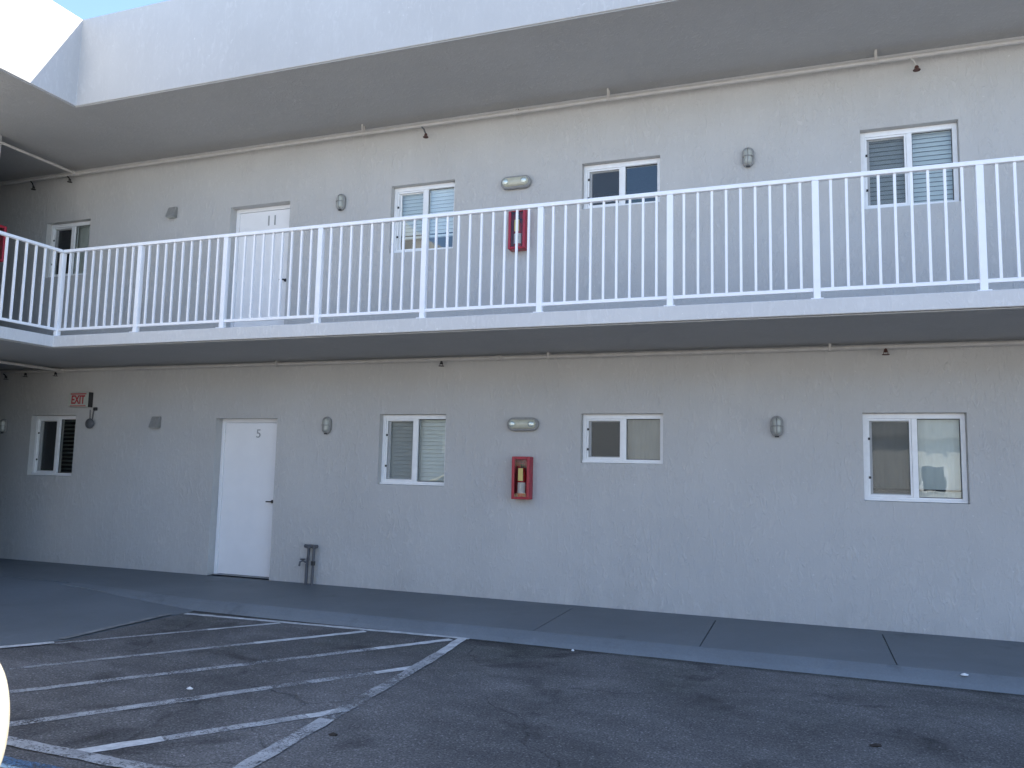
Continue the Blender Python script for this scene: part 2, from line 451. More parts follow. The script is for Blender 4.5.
def kerb():
    prof = [(-1.517, -0.30), (-1.517, 0.0), (-1.545, -0.003), (-1.585, -0.020), (-1.650, -0.056), (-1.688, LOT - 0.002), (-1.690, -0.30)]
    b = MB()
    extrude_x(b, prof, -8.3, XR, 180, lambda x, j, y, z: (y + 0.24 * (1 - taper(x)) + 0.009 * noise.noise((x * 1.3, j * 0.2, 3.1)) * (j > 1), z * taper(x) + (0.003 * noise.noise((x * 2.3, j * 0.3, 8.2)) if 1 < j < 5 else 0) + 0.0005 if 1 <= j <= 5 else z))
    return b.build('kerb', M['kerb'])
tag(kerb(), kind='structure')

def wing_walk():
    # the painted walk of the left wing slopes down to the lot
    b = MB()
    z1 = LOT + 0.006
    top = {'e': (-16, -1.30, -0.001), 'd': (-8.4, -1.30, -0.001), 'm': (-7.2, -1.47, -0.045), 'c': (-6.1, -1.66, LOT + 0.004), 'g': (-6.06, -3.30, z1), 'h': (-7.75, -5.72, z1), 'i': (-16, -5.72, -0.02)}
    v = {k: b.bm.verts.new(p) for k, p in top.items()}
    for f in ('mcg', 'dmg', 'dgh', 'dhi', 'edi'): b.bm.faces.new([v[k] for k in f])
    bot = {k: b.bm.verts.new((p[0], p[1], -0.3)) for k, p in top.items() if k in 'cghi'}
    for p, q in ('cg', 'gh', 'hi'): b.bm.faces.new((v[p], v[q], bot[q], bot[p]))
    bmesh.ops.subdivide_edges(b.bm, edges=b.bm.edges[:], cuts=3, use_grid_fill=True)
    return b.build('ramp', M['walk'], smooth=40)
tag(wing_walk(), kind='structure')

# painted parking lines
def stripe(b, p, q, w, z, ext=0.0):
    p, q = Vector((*p, 0)), Vector((*q, 0)); d = (q - p).normalized(); nrm = Vector((-d.y, d.x, 0)) * w / 2
    p -= d * ext; q += d * ext
    n = max(2, int((q - p).length / 0.06)); prev = None
    for i in range(n + 1):
        c = p + (q - p) * i / n
        j = [0.013 * noise.noise((c.x * 9, c.y * 9, k * 7.7)) for k in (1, 2)]
        a = b.bm.verts.new((c + nrm * (1 + j[0] / w * 2)) + Vector((0, 0, z))); e = b.bm.verts.new((c - nrm * (1 + j[1] / w * 2)) + Vector((0, 0, z)))
        if prev: b.bm.faces.new((prev[0], a, e, prev[1]))
        prev = (a, e)
ZL = LOT + 0.004
def marking(m, segs):
    b = MB()
    for p, q, w, z in segs: stripe(b, p, q, w, z)
    tag(b.build('road_marking', m), kind='structure')
marking(M['line'], [
    ((-6.06, -1.865), (-2.93, -1.70), 0.070, ZL), ((-4.90, -1.85), (-5.3, -2.41), 0.060, ZL), ((-6.05, -3.42), (-7.7, -5.74), 0.085, LOT + 0.010),
    ((-3.95, -1.83), (-4.55, -2.69), 0.080, ZL), ((-3.07, -1.80), (-3.50, -2.42), 0.085, ZL), ((-2.87, -2.80), (-3.1, -3.14), 0.085, ZL),
    ((-2.80, -4.02), (-2.95, -4.24), 0.085, ZL), ((-3.45, -4.92), (-3.72, -5.30), 0.10, ZL), ((-2.985, -1.72), (-2.92, -2.35), 0.09, ZL + 0.004)])
marking(M['line_worn'], [
    ((-5.3, -2.41), (-6.05, -3.46), 0.052, ZL), ((-4.55, -2.69), (-5.0, -3.33), 0.065, ZL), ((-3.50, -2.42), (-3.80, -2.85), 0.085, ZL),
    ((-4.15, -3.35), (-5.45, -5.18), 0.085, ZL), ((-3.1, -3.14), (-3.40, -3.57), 0.09, ZL), ((-3.55, -3.79), (-4.5, -5.18), 0.095, ZL), ((-2.95, -4.24), (-3.45, -4.92), 0.09, ZL),
    ((-2.92, -2.35), (-2.865, -3.15), 0.10, ZL + 0.004), ((-2.80, -4.25), (-2.735, -5.3), 0.105, ZL + 0.004), ((-2.70, -5.32), (-7.4, -5.24), 0.10, ZL + 0.004)])
marking(M['line_faded'], [
    ((-5.0, -3.33), (-5.85, -4.55), 0.065, ZL), ((-3.80, -2.85), (-4.15, -3.35), 0.085, ZL), ((-3.40, -3.57), (-3.55, -3.79), 0.09, ZL), ((-2.865, -3.15), (-2.80, -4.25), 0.10, ZL + 0.004)])
marking(M['line_blue'], [((-2.70, -5.54), (-7.4, -5.46), 0.11, ZL)])
marking(M['edge'], [((-6.13, -2.0), (-6.09, -3.32), 0.07, LOT + 0.018)])

# ------------------------------------------------------------------ the building
bld = empty('apartment_building', (0, 0, 0), 'grey two storey motel block with a white roof parapet and an open upper walkway', 'building')

WIN = dict(
    l1=(-10.77, -9.90, 1.227, 2.108), l2=(-4.92, -4.02, 1.251, 2.108), l3=(-2.36, -1.442, 1.559, 2.108), l4=(0.542, 1.461, 1.236, 2.108),
    u1=(-10.79, -9.92, 4.19, 5.035), u2=(-4.88, -4.00, 4.135, 5.005), u3=(-2.385, -1.48, 4.475, 5.02), u4=(0.585, 1.485, 4.195, 5.04))
DOOR = dict(d5=(-7.40, -6.423, 0.0, 2.06), d11=(-7.37, -6.40, F2, 4.965))
TH = 0.2
def wall_with_openings():
    b = MB()
    ops = list(WIN.values()) + list(DOOR.values())
    xs = sorted({-16.0, XR} | {o[0] for o in ops} | {o[1] for o in ops})
    zs = sorted({-0.05, SOF + 0.05, SL0 - 0.0, F2} | {o[2] for o in ops} | {o[3] for o in ops})
    for y, flip in ((0.0, False), (TH, True)):
        vt = {}
        def V(x, z):
            if (x, z) not in vt: vt[(x, z)] = b.bm.verts.new((x, y, z))
            return vt[(x, z)]
        for x0, x1 in zip(xs, xs[1:]):
            for z0, z1 in zip(zs, zs[1:]):
                cx, cz = (x0 + x1) / 2, (z0 + z1) / 2
                if any(o[0] < cx < o[1] and o[2] < cz < o[3] for o in ops): continue
                b.bm.faces.new((V(x0, z0), V(x1, z0), V(x1, z1), V(x0, z1)))
    for x0, x1, z0, z1 in ops:
        c = [(x0, z0), (x1, z0), (x1, z1), (x0, z1)]
        for i in range(4):
            (xa, za), (xb, zb) = c[i], c[(i + 1) % 4]
            b.quad((xa, 0, za), (xb, 0, zb), (xb, TH, zb), (xa, TH, za))
    bmesh.ops.remove_doubles(b.bm, verts=b.bm.verts[:], dist=0.0005)
    return b.build('wall', M['wall'], bld)
wall_with_openings()
# wing wall, with the open passage between it and the main wall
MB().box(-18, XW, -13, -1.30, -0.3, SL0 + 0.02).box(-18, XW, -13, -1.30, F2 - 0.02, SOF + 0.03).build('wing_wall', M['wall'], bld)
MB().box(-16.4, -16.0, -1.22, 0.2, -0.3, SOF).build('end_wall', M['wall'], bld)
MB().box(XR, XR + 0.2, 0, 9, -0.3, SOF).box(-16.2, -16, 0.2, 9, -0.3, SOF).box(-16, XR, 8.8, 9, -0.3, SOF).build('outer_wall', M['wall'], bld)
# rooms behind the windows
MB().box(-16, XR, 3.2, 3.3, 0, SL0).box(-16, XR, 3.2, 3.3, F2, SOF).build('room_wall', M['interior'], bld)
b = MB()
for x in (-12, -8.6, -5.4, -3.2, -0.6, 3.0, 7): MB().box(x, x + 0.1, 0.22, 3.2, 0.0, SOF).build('partition', M['interior'], bld)

L = lambda e, xc, xw, y1: [(-16, y1), (-16, -1.30), (xw, -1.30), (xw, -13), (xc, -13), (xc, e), (XR, e), (XR, y1)]
sl = MB().prism([(-16, 8.9), (-16, -1.30), (XW, -1.30), (XW, -13), (XC, -13), (XC, YE), (XR, YE), (XR, 8.9)], SL0, F2)
o = sl.build('balcony_slab', M['fascia'], bld, bevel=0.006)
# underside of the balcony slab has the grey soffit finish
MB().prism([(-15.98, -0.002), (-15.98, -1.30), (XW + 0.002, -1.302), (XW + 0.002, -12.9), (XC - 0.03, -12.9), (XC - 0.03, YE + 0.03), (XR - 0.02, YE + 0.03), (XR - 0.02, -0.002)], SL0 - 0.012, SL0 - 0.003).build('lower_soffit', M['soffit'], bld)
XP = -8.42
def ell(xc, ye, xr): return [(-18, 9.2), (-18, -13), (xc, -13), (xc, ye), (xr, ye), (xr, 9.2)]
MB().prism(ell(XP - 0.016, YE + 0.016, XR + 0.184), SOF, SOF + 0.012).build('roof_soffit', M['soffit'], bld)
MB().prism(ell(XP - 0.21, YE + 0.21, XR + 0.19), SOF + 0.013, SOF + 0.28).build('roof', M['roofing'], bld)
MB().prism([(XP - 0.2, -13), (XP, -13), (XP, YE), (XR + 0.2, YE), (XR + 0.2, YE + 0.199), (XP - 0.2, YE + 0.199)], SOF + 0.0125, PT).build('parapet', M['parapet'], bld, bevel=0.006)
# doors
def door(x0, x1, z0, z1, num):
    y = 0.125
    fr = MB(); w = 0.05
    fr.box(x0, x0 + w, y, y + 0.07, z0, z1).box(x1 - w, x1, y, y + 0.07, z0, z1).box(x0 + w, x1 - w, y, y + 0.07, z1 - w, z1)
    d = fr.build('door', M['door'], bld, bevel=0.003)
    MB().box(x0 + w + 0.003, x1 - w - 0.003, y + 0.014, y + 0.056, z0 + 0.015, z1 - w - 0.004).build('door_leaf', M['door'], d, bevel=0.003)
    MB().box(x0 + 0.01, x1 - 0.01, y - 0.03, y + 0.075, z0 + 0.001, z0 + 0.009).build('threshold', M['number'], d)
    hz = z0 + 0.98; hx = x1 - 0.115
    h = MB().lathe([(0.022, 0), (0.022, 0.007), (0.010, 0.009), (0.009, 0.045)], (hx, y + 0.014, hz), 'y', 16)
    h.box(hx - 0.065, hx + 0.010, y - 0.042, y - 0.030, hz - 0.008, hz + 0.008)
    h.build('handle', M['dark'], d, smooth=40)
    text('number', num, 0.16 if num == '5' else 0.20, M['number'], d, ((x0 + x1) / 2 + 0.10, y + 0.011, z1 - 0.20), (PI / 2, 0, 0), 0.003)
    for k in (0.25, 1.0, 1.78): MB().lathe([(0.007, 0), (0.007, 0.09)], (x0 + w + 0.002, y + 0.006, z0 + k), 'z', 8).build('hinge', M['door'], d)
    return d
door(*DOOR['d5'], '5'); door(*DOOR['d11'], '11')

# windows
def slats(b, x0, x1, z0, z1, y, pitch, tilt, wdt=0.05):
    k = int((z1 - z0) / pitch)
    for i in range(k + 1):
        z = z1 - 0.02 - i * pitch
        if z < z0: break
        m = Matrix.Translation((0, y, z)) @ Matrix.Rotation(R(tilt), 4, 'X')
        b.box(x0, x1, -wdt / 2, wdt / 2, -0.0015, 0.0015, m)
def window(key, left, rightst, extra=None, screen=True):
    x0, x1, z0, z1 = WIN[key]
    y = 0.080; w = 0.045; xm = (x0 + x1) / 2 + 0.012
    f = MB()
    f.box(x0 + 0.002, x0 + w, y, y + 0.09, z0 + 0.002, z1 - 0.002).box(x1 - w, x1 - 0.002, y, y + 0.09, z0 + 0.002, z1 - 0.002)
    f.box(x0 + w, x1 - w, y, y + 0.09, z1 - w - 0.01, z1 - 0.002).box(x0 + w, x1 - w, y, y + 0.09, z0 + 0.002, z0 + w)
    f.box(xm - 0.026, xm + 0.026, y + 0.004, y + 0.08, z0 + w, z1 - w - 0.01)
    win = f.build('window', M['frame'], bld, bevel=0.003)
    # sill lip
    MB().box(x0 + 0.004, x1 - 0.004, y - 0.030, y - 0.001, z0 + 0.003, z0 + 0.024).build('sill', M['frame'], win, bevel=0.003)
    a0, a1, c0, c1 = x0 + w, xm - 0.026, xm + 0.026, x1 - w
    zb, zt = z0 + w, z1 - w - 0.01
    s = MB(); t = 0.020
    s.box(a0 + 0.001, a0 + t, y + 0.012, y + 0.035, zb, zt).box(a1 - t, a1 - 0.001, y + 0.012, y + 0.035, zb, zt)
    s.box(a0 + t, a1 - t, y + 0.012, y + 0.035, zt - t, zt - 0.001).box(a0 + t, a1 - t, y + 0.012, y + 0.035, zb + 0.001, zb + t)
    s.build('screen_frame', M['frame'], win, bevel=0.002)
    if screen: MB().quad((a0 + t, y + 0.022, zb + t), (a1 - t, y + 0.022, zb + t), (a1 - t, y + 0.022, zt - t), (a0 + t, y + 0.022, zt - t)).build('screen', M['screen'], win)
    s = MB(); t2 = 0.045
    s.box(a0 + 0.003, a0 + t2, y + 0.042, y + 0.068, zb, zt).box(a0 + t2, a1, y + 0.042, y + 0.068, zt - 0.03, zt - 0.002).box(a0 + t2, a1, y + 0.042, y + 0.068, zb + 0.002, zb + 0.03)
    s.build('sash', M['frame'], win, bevel=0.002)
    g = MB().quad((a0 + t2, y + 0.055, zb + 0.03), (a1, y + 0.055, zb + 0.03), (a1, y + 0.055, zt - 0.03), (a0 + t2, y + 0.055, zt - 0.03)); g.build('pane', M['glass'], win)
    g = MB().quad((c0, y + 0.042, zb), (c1, y + 0.042, zb), (c1, y + 0.042, zt), (c0, y + 0.042, zt)); g.build('pane', M['glass'], win)
    gk = MB(); q = 0.006
    gk.box(c0, c1, y + 0.034, y + 0.039, zb, zb + q).box(c0, c1, y + 0.034, y + 0.039, zt - q, zt).box(c0, c0 + q, y + 0.034, y + 0.039, zb + q, zt - q).box(c1 - q, c1, y + 0.034, y + 0.039, zb + q, zt - q)
    gk.build('gasket', M['gasket'], win)
    for k in (0.26, 0.76):
        zc = zt - (zt - zb) * k
        MB().box(a0 + 0.006, a0 + 0.026, y + 0.002, y + 0.0115, zc - 0.012, zc + 0.012).build('clip', M['dark'], win)
    for st, p0, p1 in ((left, a0, a1), (rightst, c0, c1)):
        yb = 0.188
        q0, q1 = p0 - 0.03, p1 + 0.03
        if st == 'blind':
            b = MB(); slats(b, q0, q1, z0 + 0.03, z1, yb, 0.047, 66); b.box(q0, q1, yb - 0.02, yb + 0.02, z1 - 0.03, z1 + 0.01)
            b.build('blind', M['blind'], win)
        elif st == 'blind_dark':
            b = MB(); slats(b, q0, q1, z0 + 0.03, z1, yb, 0.058, 28); b.build('blind', M['blind_dark'], win)
        elif st == 'blind_half':
            b = MB(); slats(b, q0, q1, z0 + 0.27, z1 - 0.09, yb, 0.047, 72); b.box(q0, q1, yb - 0.02, yb + 0.02, z1 - 0.085, z1 - 0.055); b.box(q0, q1, yb - 0.02, yb + 0.02, z0 + 0.215, z0 + 0.245)
            b.build('blind', M['blind'], win)
        elif st in ('curtain', 'curtain_pale'):
            b = MB(); n = 40; prev = None
            for i in range(n + 1):
                x = q0 + (q1 - q0) * i / n; yy = yb + 0.002 * math.sin(i * 1.1) + 0.003 * math.sin(i * 0.37)
                cur = (b.bm.verts.new((x, yy, z0 + 0.02)), b.bm.verts.new((x, yy, z1 + 0.02)))
                if prev: b.bm.faces.new((prev[0], cur[0], cur[1], prev[1]))
                prev = cur
            b.build('curtain', M[st], win, smooth=60)
    if extra: extra(win)
    return win
window('l1', None, 'blind_dark')
window('l2', 'blind', 'blind')
window('l3', None, 'curtain')
def rail_l4(win):
    MB().box(0.59, 1.415, 0.150, 0.160, 1.345, 1.362).build('blind_rail', M['dark'], win)
window('l4', 'curtain', 'curtain_pale', rail_l4)
window('u1', None, 'curtain_pale')
window('u2', 'blind_half', 'blind_half', screen=False)
window('u3', None, None)
window('u4', 'blind', 'blind')

# ------------------------------------------------------------------ railings
def railing(name, label, p0, p1, bays, first_post, npick=9):
    ax = Vector((p1[0] - p0[0], p1[1] - p0[1], 0)); ln = ax.length; ax.normalize()
    root = empty(name, (p0[0], p0[1], F2), label, 'railing')
    root.rotation_euler = (0, 0, math.atan2(ax.y, ax.x))
    top = 1.07; br = 0.085
    st = -0.028 if first_post else 0.028
    MB().box(st, ln + 0.03, -0.026, 0.026, top - 0.038, top).build('top_rail', M['white_metal'], root, bevel=0.006)
    MB().box(st if not first_post else 0, ln, -0.014, 0.014, br - 0.016, br + 0.016).build('bottom_rail', M['white_metal'], root, bevel=0.003)
    dp = ln / bays; post = pick = None
    def pm():
        b = MB().box(-0.028, 0.028, -0.028, 0.028, 0.002, top - 0.040)
        return b.build('post', M['white_metal'], root, bevel=0.004)
    for i in range(bays + 1):
        if i == 0 and not first_post: continue
        if post is None: post = pm(); q = post
        else: q = post.copy(); COL.objects.link(q); q.parent = root
        q.location = (i * dp, 0, 0)
        MB().box(-0.05, 0.05, -0.05, 0.05, 0.0005, 0.008).build('base_plate', M['white_metal'], q)
    for i in range(bays):
        for k in range(npick):
            if pick is None:
                pick = MB().box(-0.0105, 0.0105, -0.0105, 0.0105, br + 0.017, top - 0.039).build('baluster', M['white_metal'], root); q = pick
            else: q = pick.copy(); COL.objects.link(q); q.parent = root
            q.location = (i * dp + dp * (k + 1) / (npick + 1), 0, 0)
    return root
DP = 1.22925; PX0 = -8.4905; PY = -1.6006
railing('balcony_railing', 'long white picket railing along the upper walkway of the main facade', (PX0, PY), (PX0 + DP * 11, PY), 11, True)
railing('balcony_railing', 'short white picket railing turning toward the viewer at the far left corner', (PX0, PY), (PX0, PY - DP * 6), 6, False)

# ------------------------------------------------------------------ sprinkler pipes
def sprinkler_pipe(z, label, heads, couplings, hangers, jx, wing_z):
    py = -0.13 if z > 4 else -0.10
    root = empty('sprinkler_pipe', (0, py, z), label, 'pipe', 'sprinkler pipes under the ceilings')
    pts = []
    x = -15.9
    while x < XR - 0.2:
        pts.append((x, 0.006 * noise.noise((x * 0.5, z, 0)), 0.007 * noise.noise((x * 0.4, z, 4)))); x += 0.6
    MB().tube(pts, 0.023, 12).build('main_pipe', M['pipe'], root, smooth=60)
    pts = [(jx, -0.02, 0.0), (jx, -0.4, 0.0), (jx - 0.01, -3, 0.01), (jx, -6, 0.0), (jx, -12, 0)]
    MB().tube(pts, 0.020, 10).build('branch_pipe', M['pipe'], root, smooth=60)
    MB().tube([(jx - 0.07, 0, 0), (jx + 0.07, 0, 0)], 0.031, 12).tube([(jx, 0, 0), (jx, -0.07, 0)], 0.029, 12).build('tee', M['pipe'], root, smooth=40)
    for cx in couplings:
        MB().tube([(cx - 0.035, 0, 0), (cx + 0.035, 0, 0)], 0.033, 12).box(cx - 0.012, cx + 0.012, -0.052, 0.045, -0.01, 0.012).build('coupling', M['pipe'], root, smooth=40)
    gap = (SOF if z > 4 else SL0 - 0.012) - z
    for hx in hangers:
        MB().box(hx - 0.012, hx + 0.012, -0.026, 0.026, -0.027, -0.023).box(hx - 0.012, hx + 0.012, -0.029, -0.025, -0.025, gap).box(hx - 0.012, hx + 0.012, 0.025, 0.029, -0.025, gap).build('hanger', M['pipe'], root)
    hd0 = None
    for hx, am, m, arm in heads:
        if arm:
            a = MB().tube([(hx, 0, -0.01), (hx + 0.01, -0.005, -0.03), (hx + 0.03, 0.005, -0.05), (hx + 0.03 + arm * 0.4, 0.012, -0.05 - arm)], 0.010, 8)
            cx, cy, cz = hx + 0.03 + arm * 0.4, 0.012, -0.055 - arm
        else:
            a = MB().tube([(hx, 0, -0.01), (hx, 0, -0.040)], 0.014, 8); cx, cy, cz = hx, 0.0, -0.045
        a = a.build('drop_arm', M[am], root, smooth=50)
        e = MB().lathe([(0.016, 0.012), (0.020, 0.0), (0.013, -0.012)], (cx, cy, cz), 'z', 12)
        e.box(cx - 0.022, cx - 0.017, cy - 0.003, cy + 0.003, cz - 0.030, cz - 0.004).box(cx + 0.017, cx + 0.022, cy - 0.003, cy + 0.003, cz - 0.030, cz - 0.004)
        e.lathe([(0.034, 0), (0.036, 0.006)], (cx, cy, cz - 0.036), 'z', 14)
        e.build('sprinkler_head', M[m], a, smooth=40)
    return root
sprinkler_pipe(5.700, 'pale sprinkler pipe running under the roof overhang above the upper doors and windows',
               [(-4.42, 'pipe_dark', 'rust', 0.07), (1.06, 'pipe', 'rust', 0.06), (-10.30, 'dark', 'dark', 0.02), (-11.05, 'dark', 'dark', 0.06)], [-3.17, 4.2], [-5.25, -2.05, 0.74, 2.6], -10.13, 0)
sprinkler_pipe(2.752, 'pale sprinkler pipe running under the balcony above the ground floor windows',
               [(-4.06, 'dark', 'dark', 0), (0.76, 'rust', 'rust', 0), (-10.25, 'dark', 'dark', 0), (-10.85, 'dark', 'dark', 0), (-11.3, 'dark', 'dark', 0.02)], [-3.33, 3.2], [-2.72, 0.25, -6.4], -10.15, 0)

# ------------------------------------------------------------------ wall lamps
def oval_lamp(x, z, label):
    r = empty('wall_lamp', (x, 0, z), label, 'wall lamp', 'oval grey bulkhead lamps on the wall')
    MB().stadium(0.125, 0.215, [(0.004, -0.001), (0.0, -0.012), (0.0, -0.035), (0.010, -0.045)], (0, 0, 0)).build('lamp_base', M['lamp_grey'], r, smooth=40)
    MB().stadium(0.088, 0.175, [(0, -0.044), (0.004, -0.062), (0.014, -0.078), (0.030, -0.086)], (0, 0, 0)).build('lamp_lens', M['lens'], r, smooth=60)
    g = MB()
    g.tube([(0, -0.046, 0.098), (0, -0.085, 0.075), (0, -0.094, 0), (0, -0.085, -0.075), (0, -0.046, -0.098)], 0.005, 8)
    g.tube([(-0.055, -0.046, 0), (-0.035, -0.085, 0), (0, -0.096, 0), (0.035, -0.085, 0), (0.055, -0.046, 0)], 0.005, 8)
    g.build('guard', M['lamp_grey'], r, smooth=60)
    MB().box(-0.02, 0.02, -0.05, -0.034, -0.115, -0.10).build('clasp', M['dark'], r)
    return r
oval_lamp(-5.66, 1.97, 'oval grey wall lamp between door 5 and the ground floor blind window')
oval_lamp(-0.27, 1.97, 'oval grey wall lamp on the ground floor wall left of the largest window')
oval_lamp(-5.60, 4.86, 'oval grey wall lamp upstairs just right of door 11')
oval_lamp(-0.53, 4.87, 'oval grey wall lamp upstairs above the railing at the right')
oval_lamp(-11.30, 1.95, 'dim grey wall lamp at the far left edge beside the louvred window')

def wedge_lamp(x, z, label):
    r = empty('wedge_lamp', (x, 0, z), label, 'wall lamp', 'wedge shaped wall lamps left of the doors')
    b = MB(); w = 0.07
    pr = [(-0.001, 0.085), (-0.035, 0.085), (-0.085, -0.045), (-0.085, -0.07), (-0.001, -0.07)]
    A = [b.bm.verts.new((-w, y, zz)) for y, zz in pr]; B = [b.bm.verts.new((w, y, zz)) for y, zz in pr]
    b.bm.faces.new(A); b.bm.faces.new(B[::-1])
    for i in range(5): b.bm.faces.new((A[i], A[(i + 1) % 5], B[(i + 1) % 5], B[i]))
    b.build('lamp_hood', M['lamp_grey'], r, bevel=0.008)
    MB().box(-0.055, 0.055, -0.078, -0.015, -0.078, -0.0705).build('lamp_lens', M['lens'], r)
    return r
wedge_lamp(-8.40, 2.00, 'grey wedge wall lamp on the ground floor between the exit sign and door 5')
wedge_lamp(-8.36, 4.97, 'grey wedge wall lamp upstairs left of door 11')

def emergency_light(x, z, label):
    r = empty('emergency_light', (x, 0, z), label, 'emergency light', 'emergency lights above the extinguishers')
    MB().stadium(0.375, 0.150, [(0.003, -0.001), (0, -0.012), (0, -0.055), (0.010, -0.066)], (0, 0, 0)).build('housing', M['lamp_grey'], r, smooth=40)
    MB().stadium(0.325, 0.105, [(0, -0.064), (0.004, -0.085), (0.016, -0.098)], (0, 0, 0)).build('lens', M['lens_cream'], r, smooth=60)
    for sx in (-1, 1):
        MB().lathe([(0.034, 0), (0.036, 0.012), (0.022, 0.020), (0.010, 0.022)], (sx * 0.115, -0.096, 0), 'y', 16).build('lamp_head', M['reflector'], r, smooth=50)
    return r
emergency_light(-3.035, 1.985, 'oblong emergency light above the ground floor extinguisher')
emergency_light(-3.185, 4.865, 'oblong emergency light above the upstairs extinguisher')

# ------------------------------------------------------------------ extinguisher cabinets
def cabinet(x, z, label, rz=0, y=0.0, d=0.115):
    r = empty('extinguisher_cabinet', (x, y, z), label, 'cabinet', 'red extinguisher cabinets')
    r.rotation_euler = (0, 0, rz)
    w, h, t = 0.106, 0.24, 0.016
    b = MB()
    b.box(-w, -w + t, -d, -0.001, -h, h).box(w - t, w, -d, -0.001, -h, h).box(-w + t, w - t, -d, -0.001, h - t, h).box(-w + t, w - t, -d, -0.001, -h, -h + t).box(-w + t, w - t, -0.02, -0.001, -h + t, h - t)
    b.build('case', M['red'], r, bevel=0.006)
    f = MB(); y0, y1 = -d - 0.022, -d - 0.001; m = 0.034
    f.box(-w, -w + m, y0, y1, -h, h).box(w - m, w, y0, y1, -h, h).box(-w + m, w - m, y0, y1, h - m, h).box(-w + m, w - m, y0, y1, -h, -h + m * 0.8)
    f.build('door_frame', M['red'], r, bevel=0.007)
    MB().quad((-w + m, -d - 0.012, -h + m * 0.8), (w - m, -d - 0.012, -h + m * 0.8), (w - m, -d - 0.012, h - m), (-w + m, -d - 0.012, h - m)).build('cover', M['clear'], r)
    return r
def extinguisher(x, z, label, rz=0, y=0.0):
    e = empty('fire_extinguisher', (x, y, z), label, 'fire extinguisher', 'extinguishers inside the cabinets')
    e.rotation_euler = (0, 0, rz)
    c = (0.0, -0.070, -0.222)
    MB().lathe([(0.046, 0), (0.050, 0.008), (0.050, 0.25), (0.045, 0.285), (0.032, 0.31), (0.020, 0.318), (0.018, 0.335)], c, 'z', 24).build('cylinder', M['red_bright'], e, smooth=40)
    lb = MB()
    n = 10
    for i in range(n):
        a0, a1 = R(-90 - 62 + 124 * i / n), R(-90 - 62 + 124 * (i + 1) / n); q = 0.0512
        lb.quad((c[0] + q * math.cos(a0), c[1] + q * math.sin(a0), c[2] + 0.05), (c[0] + q * math.cos(a1), c[1] + q * math.sin(a1), c[2] + 0.05),
                (c[0] + q * math.cos(a1), c[1] + q * math.sin(a1), c[2] + 0.17), (c[0] + q * math.cos(a0), c[1] + q * math.sin(a0), c[2] + 0.17))
    lb.build('label_sheet', M['label'], e)
    v = MB().lathe([(0.018, 0), (0.018, 0.03)], (c[0], c[1], c[2] + 0.335), 'z', 12)
    v.box(-0.012, 0.012, c[1] - 0.045, c[1] + 0.03, c[2] + 0.366, c[2] + 0.376).box(-0.010, 0.010, c[1] - 0.042, c[1] + 0.02, c[2] + 0.395, c[2] + 0.403)
    v.build('valve', M['dark'], e)
    MB().tube([(0.015, c[1], c[2] + 0.35), (0.05, c[1] - 0.005, c[2] + 0.34), (0.070, c[1] - 0.01, c[2] + 0.25), (0.070, c[1] - 0.01, c[2] + 0.10)], 0.008, 8).build('hose', M['dark'], e, smooth=60)
    MB().box(-0.028, 0.028, c[1] - 0.062, c[1] - 0.060, c[2] + 0.19, c[2] + 0.33).build('tag', M['tag'], e)
    return e
cabinet(-3.02, 1.375, 'red extinguisher cabinet on the ground floor wall')
extinguisher(-3.02, 1.375, 'red fire extinguisher with a yellow tag inside the ground floor cabinet')
cabinet(-3.13, 4.27, 'red extinguisher cabinet upstairs behind the railing pickets')
extinguisher(-3.13, 4.27, 'red fire extinguisher inside the upstairs cabinet behind the pickets')
cabinet(XW + 0.0, 4.30, 'dark red extinguisher cabinet at the far left edge of the upper walkway', PI / 2, -1.36, 0.17)

# ------------------------------------------------------------------ exit sign and alarm
ex = empty('exit_sign', (-9.80, 0, 2.325), 'red and white exit sign on the wall under the balcony', 'exit sign')
MB().box(-0.19, 0.19, -0.075, -0.001, -0.105, 0.105).build('housing', M['exit_white'], ex, bevel=0.006)
MB().box(0.192, 0.200, -0.075, -0.001, -0.107, 0.107).build('end_cap', M['dark'], ex)
text('lettering', 'EXIT', 0.17, M['exit_red'], ex, (0.0, -0.078, -0.005), (PI / 2, 0, 0), 0.002, 0.74, 0.004)
MB().box(-0.15, 0.15, -0.0775, -0.0757, 0.075, 0.092).box(-0.15, 0.15, -0.0775, -0.0757, -0.095, -0.082).build('red_border', M['exit_red'], ex)

al = empty('alarm_bell', (-9.585, 0, 1.985), 'round grey alarm bell hanging below the exit sign on two conduits', 'alarm bell')
MB().lathe([(0.05, 0), (0.058, 0.02), (0.072, 0.028), (0.070, 0.05), (0.048, 0.066), (0.012, 0.072)], (0, -0.005, 0), 'y', 24).build('gong', M['pipe_dark'], al, smooth=50)
MB().tube([(0.02, -0.02, 0.06), (0.03, -0.02, 0.17), (0.045, -0.02, 0.195), (0.06, -0.02, 0.20)], 0.008, 8).tube([(-0.03, -0.015, 0.06), (-0.04, -0.015, 0.20)], 0.006, 8).build('conduit', M['pipe_dark'], al, smooth=60)
MB().box(0.045, 0.085, -0.045, -0.001, 0.19, 0.232).build('junction_box', M['dark'], al, bevel=0.004)

